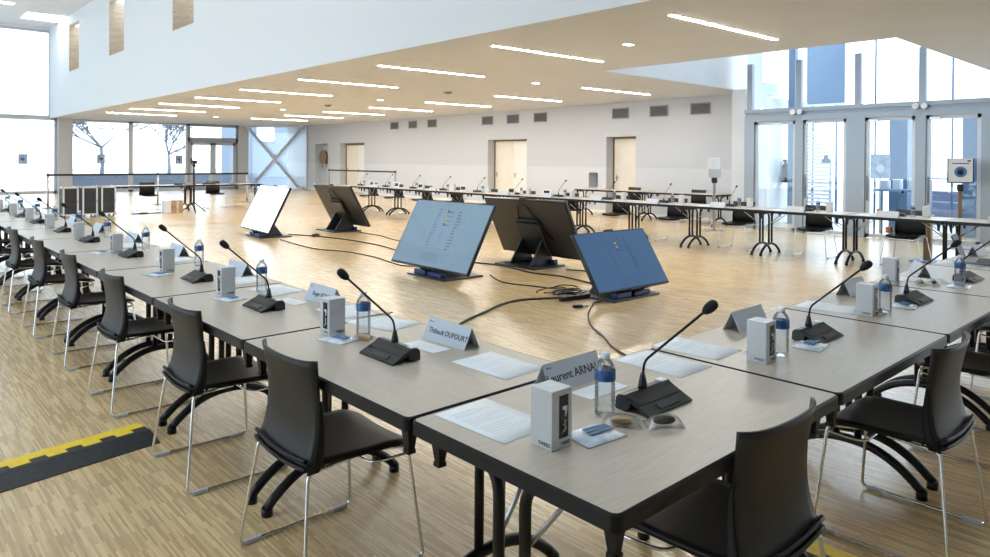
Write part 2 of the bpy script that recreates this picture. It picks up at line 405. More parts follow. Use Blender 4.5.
# the last bay stands at an angle, with a cross brace before the glass
a = math.atan2(-2.4, 2.05); XF = Matrix.Translation((13.55, EY, 0)) @ Matrix.Rotation(a, 4, 'Z'); XL = 3.15
e = struct(empty('window_4'))
b = MB(XF); frame_rects(b, [(0, XL, 0, H)], 'y', -.05, .05, .06); b.build('window_frame', 'alulight', e)
MB(XF).box((.06, -.005, .06), (XL-.06, .005, H-.06)).build('pane', 'glass', e)
o = MB(XF)
for p, q in (((.12, 3.08), (XL-.35, .08)), ((XL-.2, 3.08), (.25, .08))): o.cyl((p[0], -.2, p[1]), (q[0], -.2, q[1]), .07, 10)
o.cyl((1.5, -.24, 1.62), (1.5, -.16, 1.62), .14, 14)
for x in (0, XL-.42): o.box((x, -.3, H-.14), (x+.3, -.1, H)); o.box((x, -.3, 0), (x+.3, -.1, .12))
struct(o.build('trim_21', 'column'))

# entrance facade ----------------------------------------------------------
zt0, zt1, zup = 2.42, 2.70, 6.2
e = struct(empty('window_5'))
b = MB(); b.box((FX-.05, -3, zt0), (FX+.1, 6.27, zt0+.12)); b.box((FX-.02, -3, zt0+.12), (FX+.08, 6.27, zt1-.08)); b.box((FX-.06, -3, zt1-.08), (FX+.1, 6.27, zt1))
b.build('transom', 'alu', e)
for y in (6.16, 5.04, 3.83, 2.66): MB().box((FX-.04, y-.06, zt1), (FX+.06, y+.06, 3.74)).build('mullion', 'alu', e)
MB().box((FX+.02, 1.6, zt1), (FX+.03, 6.25, zup)).build('pane', 'glass', e)
posts = [(6.04, 6.27), (4.93, 5.10), (3.68, 4.04), (2.59, 2.77), (1.48, 1.70)]
b = MB()
for a0, a1 in posts: b.box((FX-.05, a0, 0), (FX+.1, a1, zt0))
struct(b.build('trim_22', 'alu'))
bays = [(5.10, 6.04), (4.04, 4.93), (2.77, 3.68), (1.70, 2.59)]
for k, (a0, a1) in enumerate(bays):
    e = struct(empty('door_%d' % (k+5)))
    b = MB(); frame_rects(b, [(a0, a1, .01, zt0)], 'x', FX, FX+.06, .07); lf = b.build('door_leaf', 'alulight', e)
    MB().box((FX+.025, a0+.07, .08), (FX+.035, a1-.07, zt0-.07)).build('pane', 'glass', e)
    MB().box((FX-.03, a1-.25 if k else a0+.3, zt0-.09), (FX, a1-.05 if k else a0+.5, zt0-.03), bev=.008).build('door_closer', 'steel', e)
    if k == 1: MB().prism([(4.36, 1.50), (4.58, 1.50), (4.47, 1.70)], 'x', FX+.018, FX+.0245).build('sticker', 'sticker', e)
    if k: MB().cyl((FX-.02, a1-.04, .75), (FX-.02, a1-.04, 1.25), .014).build('door_handle', 'grey', e)
# white lining of the porch past the first bay
struct(MB().box((FX+.1, 6.37, 0), (17.4, 6.55, 3.1)).build('wall_porch', 'extwall'))

# outside ------------------------------------------------------------------
struct(MB().box((-40, EY+.15, -.25), (70, 110, -.05)).build('ground', 'pave'))
struct(MB().box((16.2, -60, -.25), (70, EY+.15, -.05)).build('ground_street', 'pave'))

# ------------------------------------------------------------------ ceiling fittings
def make_strip():
    e = empty('ceiling_light'); MB().box((0, -.035, -.004), (2.45, .035, .006)).build('light_frame', 'white', e)
    MB().box((.015, -.026, -.007), (2.435, .026, -.004)).build('diffuser', 'light', e); return e
PS = Proto(make_strip)
for k in range(9):
    where = 'nearest the camera' if k == 0 else '%s from the camera' % ORD[k]
    PS.put('bright ceiling light strip %s in the row beside the gallery wall' % where, 'light', (5.67, 2.87+3.02*k, H), -.036, 'light strips in the low ceiling')
for k in range(7):
    where = 'nearest the entrance' if k == 0 else '%s from the entrance' % ORD[k]
    PS.put('bright ceiling light strip %s in the row beside the door wall' % where, 'light', (11.08-.03*k, 8.77+2.94*k, H), -.05, 'light strips in the low ceiling')
def make_spot():
    e = empty('ceiling_spotlight'); MB().box((-.09, -.06, -.004), (.09, .06, .004)).build('spot_frame', 'steel', e)
    MB().box((-.075, -.045, -.007), (.075, .045, -.004)).build('diffuser', 'spot', e); return e
PSp = Proto(make_spot)
for k, (x, y) in enumerate([(7.0, 4.44), (9.67, 8.88), (9.7, 14.98), (9.47, 20.56), (9.53, 26.63)]):
    PSp.put('small bright recessed ceiling spot, %s' % ('nearest the camera' if k == 0 else ORD[k]+' from the camera'), 'light', (x, y, H), 0, 'recessed ceiling spots')
def make_det():
    e = empty('smoke_detector'); MB().lathe([(.0, 0), (.10, 0), (.10, -.02), (.06, -.05), (0, -.05)], n=18).build('detector_body', 'grey', e)
    MB().lathe([(.12, .002), (.12, -.008), (.10, -.008)], n=18).build('mount_ring', 'vent', e); return e
PD = Proto(make_det)
PD.put('dark round smoke detector on the ceiling between the light rows, nearer one', 'smoke detector', (9.61, 11.84, H), 0, 'smoke detectors')
PD.put('dark round smoke detector on the ceiling between the light rows, farther one', 'smoke detector', (9.61, 17.76, H), 0, 'smoke detectors')
# wall vents
vy = [(22.3, 22.86), (20.92, 21.53), (19.61, 20.2), (16.29, 16.89), (14.96, 15.55), (13.65, 14.23), (10.37, 10.97), (9.05, 9.64), (7.76, 8.34)]
def make_vent():
    e = empty('air_vent'); b = MB(); frame_rects(b, [(-.30, .30, -.155, .155)], 'x', -.02, 0, .03); b.build('vent_frame', 'grey', e)
    MB().box((-.004, -.28, -.14), (-.002, .28, .14)).build('vent_back', 'ink', e)
    b = MB()
    for i in range(9): z = -.125+.03*i; b.box((-.016, -.275, z-.008), (-.006, .275, z+.008))
    b.build('vent_slats', 'vent', e); return e
PV = Proto(make_vent)
vd = ['far left group, left one', 'far left group, middle one', 'far left group, right one', 'middle group, left one', 'middle group, middle one', 'middle group, right one', 'right group, left one', 'right group, middle one', 'right group, right one']
for k, (y0, y1) in enumerate(vy):
    t = wt((y0+y1)/2); loc = wallF @ V((0, t, 2.93 if k < 3 else 2.91 if k < 6 else 2.885))
    PV.put('grey slatted air vent high on the door wall, %s' % vd[k], 'vent', loc, -TH, 'air vents on the door wall')

# ------------------------------------------------------------------ tables
W = .765; T = .74
def make_table(Lx):
    def fn():
        e = empty('folding_table')
        def rr(x0, y0, x1, y1, r, n=5):
            pts = []
            for cx, cyy, a0 in ((x1-r, y1-r, 0), (x0+r, y1-r, 90), (x0+r, y0+r, 180), (x1-r, y0+r, 270)):
                for i in range(n+1):
                    a = math.radians(a0+90*i/n); pts.append((cx+r*math.cos(a), cyy+r*math.sin(a)))
            return pts
        MB().prism(rr(.009, .009, Lx-.009, W-.009, .019), 'z', T-.03, T).build('tabletop', 'laminate', e)
        b = MB(); ring = [rr(.0085, .0085, Lx-.0085, W-.0085, .0195), rr(.006, .006, Lx-.006, W-.006, .021), rr(.002, .002, Lx-.002, W-.002, .024), rr(.002, .002, Lx-.002, W-.002, .024), rr(.02, .02, Lx-.02, W-.02, .02)]
        zz = [T+.0003, T-.0005, T-.006, T-.042, T-.042]
        n = len(ring[0]); vs = [(p[0], p[1], z) for q, z in zip(ring, zz) for p in q]
        b.faces(vs, [(i*n+j, i*n+(j+1) % n, (i+1)*n+(j+1) % n, (i+1)*n+j) for i in range(4) for j in range(n)], 0, False)
        b.build('edge_band', 'edge', e)
        for end in (0, 1):
            x = .075 if end == 0 else Lx-.075; dx = 1 if end == 0 else -1
            b = MB()
            for s in (-1, 1):
                yc = W/2-.02
                b.tube(rounded([(x, yc+s*.24, T-.055), (x, yc+s*.05, T-.058), (x, yc+s*.05, .17)], .085, 8), .0165, 10)
            b.box((x-.03, yc-.25, T-.045), (x+.03, yc+.25, T-.031))
            lg = b.build('leg', 'blackmetal', e)
            f = MB(); yc = W/2-.02
            f.tube(arc_pts(lambda t: (x, yc+(2*t-1)*.325, .03+.15*(1-abs(2*t-1)**2.3)), 18), .021, 10)
            for s in (-1, 1): f.cyl((x, yc+s*.322, .0), (x, yc+s*.322, .035), .024, 12)
            f.build('foot', 'blackmetal', lg)
            br = MB()
            for s in (-1, 1): br.cyl((x+dx*.01, yc+s*.05, .50), (x+dx*.26, yc+s*.12, T-.045), .007, 8)
            br.build('brace', 'steel', lg)
        for x in (.07, Lx-.07):
            for y in (.06, W-.06):
                b = MB(); b.faces([(x-.022, y-.022, T-.04), (x+.022, y-.022, T-.04), (x+.022, y+.022, T-.04), (x-.022, y+.022, T-.04), (x-.011, y-.011, T-.125), (x+.011, y-.011, T-.125), (x+.011, y+.011, T-.125), (x-.011, y+.011, T-.125)],
                           [(0,1,2,3),(4,5,6,7),(0,1,5,4),(1,2,6,5),(2,3,7,6),(3,0,4,7)])
                b.box((x-.014, y-.014, T-.138), (x+.014, y+.014, T-.125)); b.build('corner_latch', 'edge', e)
        return e
    return fn
P12 = Proto(make_table(1.197)); P13 = Proto(make_table(1.317)); P21 = Proto(make_table(2.12))
# frames of the rows: (origin at the right-hand outer corner as its sitter sees it, rotation); local x to the sitter's left, y away from the sitter
def frame(kind, k):
    if kind == 'left': return V((0, .003+1.2*k, 0)), PI/2            # local x -> +y ; local y -> -x  (mirrored below)
    if kind == 'right': return V((1.2*k, 0, 0)), 0
NL, NR, NF = 10, 6, 13
L0, LSP = .003, 1.2
for k in range(NL):
    P12.put('beige folding table, %s in the left row counting from the corner' % ORD[k], 'table', (W, L0+LSP*k, 0), PI/2, 'tables of the left row')
for k in range(NR):
    P12.put('beige folding table at the near corner, free end towards the camera' if k == 0 else 'beige folding table, %s in the near right row counting from the corner' % ORD[k], 'table', (1.2*k+1.2, -.002, 0), PI, 'tables of the near right row')
FY0, FSP, FXN = -.19, 1.32, 9.5
for k in range(NF):
    P13.put('beige folding table, %s in the far row counting from the right' % ORD[k], 'table', (FXN, FY0+FSP*(k+1), 0), -PI/2, 'tables of the far row')
P21.put('long folding table behind the far row, left one of two', 'table', (13.45, 11.05, 0), -PI/2, 'tables along the door wall')
P21.put('long folding table behind the far row, right one of two', 'table', (13.45, 8.9, 0), -PI/2, 'tables along the door wall')
P21.put('folding table at the far left beside the black flight cases', 'table', (3.93, 19.25, 0), 0, 'tables at the far left end')
P21.put('folding table at the far left behind the tripod, right one of two', 'table', (6.06, 19.25, 0), 0, 'tables at the far left end')

# ------------------------------------------------------------------ chairs (local: +x is forward, origin under the backrest)
def make_chair():
    e = empty('sled_chair')
    def hwf(v): return .206-.008*math.sin(PI*v)+.001*v
    def back(u, v):
        z = .435+.372*v; uu = 2*u-1
        x = .006+.044*math.sin(PI*v**.74) - .004*v + (.4*uu*uu+.6*uu**6)*(.008+.036*v*v)
        return (x, hwf(v)*uu, z+.004*v*uu*uu)
    MB().grid(back, 16, 14, thick=(-.011, 0, 0)).build('backrest', 'chair', e)
    def seat(u, v):
        x = .012+.43*v; uu = 2*u-1; hw = .206+.016*v - .05*max(0, (v-.86)/.14)**2
        z = .455-.008*math.cos(uu*PI/2)-.02*max(0, (v-.8)/.2)**2+.012*(1-v)**3
        return (x, hw*uu, z)
    MB().grid(seat, 14, 14, thick=(0, 0, -.018)).build('seat', 'seat', e)
    b = MB()
    for s in (-1, 1):                                   # side flanges where the seat shell turns up
        def fl(u, v):
            p = back(1 if s > 0 else 0, v*.62); return (p[0]-.009+u*(.010+.035*(1-v)**1.3), s*(hwf(v*.62)+.0005), p[2]-.008*(1-v))
        b.grid(fl, 3, 9, thick=(0, s*.007, 0))
    for z, q in ((.460, .002), (.434, .004)):           # rolled lower lips across the back
        b.tube(arc_pts(lambda t: (-.002-q+.010*abs(2*t-1)**2, (2*t-1)*.201, z+.010*abs(2*t-1)**2), 12), .008, 8)
    b.build('back_lip', 'seat', e)
    f = MB()
    for s in (-1, 1):
        f.tube(rounded([(.20, s*.19, .432), (.015, s*.20, .428), (-.035, s*.268, .009), (.455, s*.268, .009), (.415, s*.222, .425), (.30, s*.19, .434)], .03, 5), .0068, 8)
    f.tube(rounded([(.418, -.225, .40), (.30, -.15, .365), (.30, .15, .365), (.418, .225, .40)], .06, 5), .0055, 8)
    f.cyl((.08, -.2, .43), (.08, .2, .43), .007, 8); f.cyl((.30, -.19, .434), (.30, .19, .434), .007, 8)
    fr = f.build('sled_frame', 'chrome', e)
    for s in (-1, 1):
        for x in (.02, .40): MB().box((x-.035, s*.268-.0095, 0), (x+.035, s*.268+.0095, .019), bev=.004).build('glide', 'glide', fr)
    return e
PC = Proto(make_chair)
LCH = [.70, 1.78, 3.03, 4.25, 5.42, 6.64, 7.85, 9.05]
for k, y in enumerate(LCH):
    PC.put('black chair with chrome sled frame, %s in the left row counting from the corner' % ORD[k], 'chair', (-.072-.004*(k % 3), y, 0), random.uniform(-.02, .02), 'chairs of the left row')
RCH = [(.68, -.84, -.03), (1.985, -.915, 0), (3.2, -.90, .02), (4.4, -.9, -.02)]
rl = ['black chair tucked under the corner table, cut by the bottom edge', 'black chair pulled out slightly, second from the corner in the near right row', 'black chair third in the near right row, mostly hidden by its neighbour', 'black chair fourth in the near right row, at the right edge']
for (x, y, a), l in zip(RCH, rl): PC.put(l, 'chair', (x, y, 0), PI/2+a, 'chairs of the near right row')
for k in range(NF):
    y = FY0+FSP*k+.68+random.uniform(-.03, .03)
    PC.put('black chair behind the far row, %s counting from the right' % ORD[k], 'chair', (10.42, y, 0), PI+random.uniform(-.05, .05), 'chairs behind the far row')
for y, a, l in ((9.7, 0, 'black chair at the tables along the door wall, left of two'), (7.75, 0, 'black chair at the tables along the door wall, right of two')):
    PC.put(l, 'chair', (14.42, y, 0), PI+a, 'chairs along the door wall')
for x, l in ((5.10, 'black chair at the far left tables, nearer the flight cases'), (7.0, 'black chair at the far left tables, right of the tripod')):
    PC.put(l, 'chair', (x, 20.25, 0), -PI/2, 'chairs at the far left tables')

# ------------------------------------------------------------------ things on the tables
# sitter frame: local x to the sitter's right, local y away from the sitter, origin where the thing stands
def make_mic():
    e = empty('conference_microphone')
    b = MB(); hw = .116
    b.prism([(-.072, .001), (-.072, .007), (-.004, .0375), (.018, .050), (.020, .044), (.0, .030), (-.010, .024)], 'x', -hw, hw)
    b.prism([(-.004, .0330), (.018, .050), (.042, .047), (.052, .036), (.054, .004), (.048, .001), (.012, .001), (.002, .012)], 'x', -hw-.002, hw+.002)
    b.build('base', 'micbase', e)
    MB().prism([(-.032, .0255), (-.003, .0385), (.012, .0470), (.011, .0482), (-.004, .0398), (-.033, .0267)], 'x', -hw+.004, hw-.004).build('grille', 'micgrille', e)
    MB().prism([(-.064, .0112), (-.044, .0202), (-.0448, .0226), (-.0652, .0134)], 'x', -.045, .060).build('button_bar', 'micbar', e)
    MB().box((hw-.034, .016, .0478), (hw-.004, .046, .0525)).build('card_slot', 'white', e)
    MB().lathe([(.016, 0), (.014, .015), (.009, .04), (.006, .05)], (-.014, .026, .046), 12).build('stem_socket', 'micbase', e)
    pts = rounded([(-.014, .026, .085), (-.014, .020, .135), (-.012, -.19, .325)], .05, 6)
    MB().tube(pts, .0042, 8).build('gooseneck', 'blackmetal', e)
    d = V((0, -.21, .19)).normalized(); p0 = V((-.012, -.187, .322))
    ts = [0, .008, .02, .035, .046, .052, .055]; rs = [.007, .012, .0155, .016, .0145, .010, .003]
    MB().tube([p0+d*t for t in ts], .01, 14, rs=rs).build('mic_head', 'foam', e)
    return e
def make_bottle():
    e = empty('water_bottle')
    prof = [(.024, 0), (.030, .004), (.0305, .015)]
    for i in range(7): z = .02+.0125*i; prof += [(.0312, z), (.0290, z+.006)]
    prof += [(.0312, .108), (.0312, .142), (.030, .146), (.026, .158), (.017, .170), (.0125, .174), (.0125, .178)]
    MB().lathe(prof, n=24).build('bottle_body', 'pet', e)
    MB().lathe([(.0318, .108), (.0320, .109), (.0320, .140), (.0318, .141)], n=24, caps=False).build('bottle_label', 'label', e)
    MB().lathe([(.0138, .173), (.0145, .175), (.0145, .187), (.0125, .189), (0, .189)], n=16).build('bottle_cap', 'cap', e)
    return e
def make_box():
    e = empty('boxed_flask')
    a = .0395; h = .158
    MB().box((-a, -a, 0), (a, a, h), bev=.0015).build('carton', 'carton', e)
    w = MB().box((-.012, -a-.0012, .028), (.024, -a+.001, .142)).build('carton_window', 'cartonblack', e)
    # white cup and scribble printed in the window
    b = MB(); y = -a-.0013
    b.prism([(.0, .112), (.018, .112), (.018, .098), (.013, .084), (.010, .084), (.011, .100), (.0, .104)], 'y', y-.0004, y)
    b.tube([(.006, y, .075), (.012, y, .070), (.005, y, .062), (.013, y, .056), (.006, y, .048), (.000, y, .042), (.004, y, .037)], .0009, 5)
    b.tube([(.014, y, .074), (.010, y, .064), (.015, y, .052), (.008, y, .044)], .0008, 5)
    b.build('emblem', 'cartonwhite', w)
    text_obj('lettering', 'TWEEZ', .011, 'ink', e, face_mtx((.012, -a-.0008, .013), (1, 0, 0), (0, 0, 1)))
    text_obj('lettering', 'TWEEZ', .013, 'ink', e, face_mtx((-a-.0008, -.012, .014), (0, -1, 0), (0, 0, 1)))
    text_obj('lettering', 'TWEEZ', .013, 'ink', e, face_mtx((a+.0008, .012, .014), (0, 1, 0), (0, 0, 1)))
    MB().box((-.012, -.01, h), (.016, .012, h+.0004)).build('top_mark', 'print', e)
    return e
def make_tent(name=None, size=.034):
    def fn():
        e = empty('name_tent'); l = .14; hw = .042; h = .086; t = .0012
        b = MB()
        for s in (-1, 1): b.faces([(-l, s*hw, 0), (l, s*hw, 0), (l, 0, h), (-l, 0, h), (-l, s*(hw-t*1.5), 0), (l, s*(hw-t*1.5), 0), (l, 0, h-t*2.5), (-l, 0, h-t*2.5)],
                                  [(0,1,2,3), (4,5,6,7), (0,1,5,4), (1,2,6,5), (2,3,7,6), (3,0,4,7)])
        b.build('folded_card', 'card', e)
        up = V((0, hw, h)).normalized()
        if name:
            text_obj('lettering', name, size, 'ink', e, face_mtx(V((.012, -hw, 0))+up*.043+V((0, -.0006, .0003)), (1, 0, 0), up))
        o = V((-.115, -hw, 0))+up*.078
        MB().box((-.012, -.0006, -.005), (-.003, .0003, .005)).box((0, -.0006, -.003), (.016, .0003, .002)).build('logo', 'inkblue' if name else 'print', e).location = o
        return e
    return fn
def make_sheet():
    e = empty('paper_sheet')
    MB().grid(lambda u, v: ((u-.5)*.21, (v-.5)*.297, .0012+.0025*max(0, u+v-1.6)), 4, 4, thick=(0, 0, -.0011)).build('sheet', 'paper', e)
    b = MB()
    for i in range(15):
        y = .105-.0145*i; w = random.choice((.075, .07, .078, .05))
        if i in (3, 8): continue
        b.box((-.08, y-.0016, .00118), (-.08+2*w, y+.0016, .0014))
    b.build('printed_lines', 'print', e); return e
def make_smallcard():
    e = empty('paper_card'); MB().box((-.1, -.045, 0), (.1, .045, .0012)).build('card', 'paper', e)
    b = MB()
    for i in range(3): b.box((-.07, .018-.016*i, .0012), (.05, .0195-.016*i, .0014))
    b.build('printed_lines', 'print', e); return e
def make_packet():
    e = empty('mask_packet')
    rnd = random.Random(3)
    N = [[rnd.uniform(-.002, .002) for _ in range(13)] for _ in range(11)]
    def f(u, v):
        q = (math.sin(PI*u)*math.sin(PI*v))**.6
        return ((u-.5)*.15, (v-.5)*.115+.008*(u-.5), .003+.010*q+(N[int(u*10)][int(v*12)] if 0 < u < 1 and 0 < v < 1 else 0))
    MB().grid(f, 10, 12, thick=(0, 0, -.0025)).build('wrapper', 'packet', e)
    b = MB()
    for i in range(3):
        y = -.018+.016*i; b.grid(lambda u, v: ((u-.5)*.085+.012, y+(v-.5)*.013, .0150+.002*math.sin(PI*u)), 6, 2, thick=(0, 0, .0012))
    b.build('mask', 'mask', e); return e
def make_snack(dark=False):
    def fn():
        e = empty('wrapped_biscuit')
        MB().grid(lambda u, v: (math.cos(PI*u)*.034, math.cos(2*PI*v)*.015*math.sin(PI*u)**.7, .015+math.sin(2*PI*v)*.0125*math.sin(PI*u)**.7), 10, 10).build('biscuit', 'darkbrown' if dark else 'biscuit', e)
        rnd = random.Random(5 if dark else 9)
        def f(u, v):
            w = .026+.012*abs(2*u-1)**3; return (-.055+.11*u, (2*v-1)*w, .002+.031*max(0, math.sin(PI*v))**.8*math.sin(PI*u)**.35+rnd.uniform(-.0015, .0015)*(0 < u < 1)*(0 < v < 1))
        MB().grid(f, 10, 8).build('clear_bag', 'wrap', e); return e
    return fn
PM, PB, PX = Proto(make_mic), Proto(make_bottle), Proto(make_box)
PT, PSH, PCD, PPK, PSN, PSD = Proto(make_tent()), Proto(make_sheet), Proto(make_smallcard), Proto(make_packet), Proto(make_snack()), Proto(make_snack(True))
ROWS = {
 'left': dict(at=lambda k, l, b: (b, L0+LSP*k+l, T), rz=-PI/2, ph=lambda k: '%s place from the corner, left row' % ORD[k], n=NL),
 'right': dict(at=lambda k, l, b: (1.2*(k+1)-l, -W+b, T), rz=0, ph=lambda k: 'corner table' if k == 0 else '%s table from the corner, near right row' % ORD[k], n=NR),
 'far': dict(at=lambda k, l, b: (FXN+W-b, FY0+FSP*(k+1)-l, T), rz=PI/2, ph=lambda k: '%s table from the right, far row' % ORD[k], n=NF),
}
ROW_NAME = {'left': 'the left row', 'right': 'the near right row', 'far': 'the far row'}
def put(P, row, k, l, b, rz, text, cat, grp):
    R = ROWS[row]; x, y, z = R['at'](k, l, b)
    return P.put('%s, %s' % (text, R['ph'](k)), cat, (x, y, z+.0005), R['rz']+rz, '%s on %s' % (grp, ROW_NAME[row]))
def setting(row, k, mic=(.59, .345), box=(1.05, .36), bottle=(.95, .44), tent=(.60, .645), sheet=None, packet=None, snack=None, tname=None, j=.02, boxrz=0, tentrz=0, micrz=0):
    g = lambda: random.uniform(-j, j)
    if mic: put(PM, row, k, mic[0]+g()*.5, mic[1]+g()*.3, micrz+g(), 'black gooseneck conference microphone', 'microphone', 'microphones')
    if box: put(PX, row, k, box[0]+g()*.5, box[1]+g()*.3, boxrz+g(), 'silver boxed flask with black window', 'box', 'boxed flasks')
    if bottle: put(PB, row, k, bottle[0]+g()*.5, bottle[1]+g()*.5, random.uniform(0, 6), 'small blue labelled water bottle', 'bottle', 'water bottles')
    if tent: put(tname or PT, row, k, tent[0]+g()*.5, tent[1]+g()*.3, tentrz+g()*.5, 'white folded name tent', 'name card', 'name tents')
    for i, s in enumerate(sheet or []): put(PSH, row, k, s[0], s[1], s[2], 'white printed A4 sheet' if i == 0 else 'second white printed A4 sheet, farther left', 'paper', 'paper sheets')
    for s in (packet or []): put(PPK, row, k, s[0], s[1], s[2], 'clear packet with blue face mask', 'mask packet', 'mask packets')
    for i, s in enumerate(snack or []): put(PSN if i == 0 else PSD, row, k, s[0], s[1], s[2], 'golden biscuit in clear bag' if i == 0 else 'dark biscuit in clear bag', 'snack', 'wrapped biscuits')
# right row (local l runs from the sitter's right; x = 1.2(k+1) - l)
setting('right', 0, mic=(.545, .362), box=(1.015, .36), bottle=(.733, .401), tent=(.575, .68), tname=Proto(make_tent('Laurent ARNAUD', .040)), j=0,
        sheet=[(1.01, .595, .03), (.14, .597, .0)], packet=[(.880, .320, -.15)], snack=[(.758, .318, -.9), (.668, .235, -.6)])
put(PCD, 'right', 0, .56, .56, 0, 'small white card half under the name tent', 'paper', 'paper cards')
setting('right', 1, mic=(.50, .375), box=(1.02, .365), bottle=(.885, .35), tent=(.535, .68), sheet=[(1.05, .63, .04)], packet=[(.66, .33, .1)], snack=[(.955, .40, 1.2)], j=.004)
setting('right', 2, mic=(.48, .36), box=(1.035, .40), bottle=(.885, .365), tent=(.47, .68), sheet=[(1.0, .60, .06)], packet=[(.66, .345, .1)], snack=[(.95, .37, .2)], j=.004)
setting('right', 3, mic=(.60, .36), box=(1.10, .66), bottle=(.87, .335), tent=(.60, .64), tentrz=.5, sheet=[(.85, .56, .5)], packet=[(.95, .32, .1)], snack=[(1.02, .51, .4), (.97, .45, .3)], j=.004)
setting('right', 4, mic=None, box=None, bottle=None, tent=(.25, .66), sheet=[(1.0, .6, .1)], j=.004)
# left row
setting('left', 0, mic=(.585, .340), box=(1.06, .352), bottle=(.947, .439), tent=(.597, .645), tname=Proto(make_tent('Thibault DUFOURT', .031)), j=0,
        sheet=[(.225, .575, PI/2+.02), (1.08, .635, PI/2+.2)], packet=[(.94, .315, .2)], snack=[(.85, .385, .4)])
put(PCD, 'left', 0, .61, .528, .05, 'small white card behind the microphone', 'paper', 'paper cards')
setting('left', 1, mic=(.565, .36), box=(1.035, .34), bottle=(.987, .53), tent=(.51, .665), tname=Proto(make_tent('Roger ROLLI', .033)), j=0,
        sheet=[(.20, .62, PI/2-.15), (.98, .62, PI/2+.1)], packet=[(.90, .31, .2)])
put(PCD, 'left', 1, .62, .53, .1, 'small white card behind the microphone', 'paper', 'paper cards')
for k in range(2, NL):
    setting('left', k, mic=({2: .42, 3: .66, 4: .76, 5: .69, 6: .80}.get(k, .75), .40), box=({2: .89, 3: .95, 4: 1.04, 5: 1.15, 6: 1.17}.get(k, 1.12), .36), bottle=(1.03, .61), tent=(.50, .69), sheet=[(.25, .60, PI/2+random.uniform(-.2, .2))] if k < 5 else None, packet=[(.80 if k == 2 else 1.0, .27, .2)] if k < 4 else None)
# far row
for k in range(NF):
    setting('far', k, mic=(.62, .33), box=(.97, .28), bottle=(.82, .36), tent=(.60, .66) if k < 7 or k % 2 else None, sheet=[(.25, .5, .1)] if k in (1, 2, 3, 5) else None, tentrz=PI if k % 3 == 0 else 0)

# extra pieces on the tables
def make_terminal():
    e = empty('desk_terminal')
    MB().box((-.07, -.03, 0), (.07, .03, .012), bev=.004).build('terminal_foot', 'white', e)
    rot = Matrix.Rotation(-.25, 3, 'X')
    MB().box((-.11, -.012, .008), (.11, .012, .15), bev=.006, rot=rot, piv=(0, 0, .01)).build('terminal_body', 'white', e)
    MB().box((-.085, -.0145, .045), (.085, -.011, .13), rot=rot, piv=(0, 0, .01)).build('terminal_screen', 'cartonblack', e); return e
PTM = Proto(make_terminal)
for k, y in enumerate([8.65, 9.75, 11.45, 13.2, 14.3, 15.55]):
    PTM.put('small white terminal with dark screen, %s from the right on the far row' % ORD[k], 'terminal', (9.78, y, T+.0005), -PI/2, 'desk terminals on the far row')
e = thing('pencil', 'thin brown pencil lying on the papers, left row', 'pencil', (.675, 1.214, T+.007), 0)
MB().cyl((-.10, 0, .001), (.085, 0, .001), .0035, 6).build('pencil_shaft', 'brown', e); MB().tube([(.085, 0, .001), (.105, 0, .001)], .003, 6, rs=[.0035, .0005]).build('pencil_tip', 'ink', e)
e = thing('laptop', 'open black laptop at the right edge, near right row', 'laptop', (5.22, -.26, T+.0005), .15)
MB().box((-.16, -.11, 0), (.16, .11, .018), bev=.004).build('laptop_base', 'grey', e)
MB().box((-.16, .0, .0), (.16, .008, .21), bev=.003, rot=Matrix.Rotation(-.35, 3, 'X'), piv=(0, 0, 0)).build('laptop_lid', 'rubber', e).location = (0, .112, .012)
MB().box((-.14, -.09, .018), (.14, .03, .020)).build('keyboard', 'ink', e)
e = thing('hand_gel_bottle', 'small orange topped gel bottle on the far row beside a name tent', 'bottle', (9.72, 2.02, T+.0005))
MB().lathe([(.022, 0), (.024, .06), (.012, .07)], n=14).build('bottle_body', 'white', e); MB().lathe([(.018, .068), (.018, .10), (.008, .11), (0, .11)], n=14).build('bottle_cap', 'orange', e)

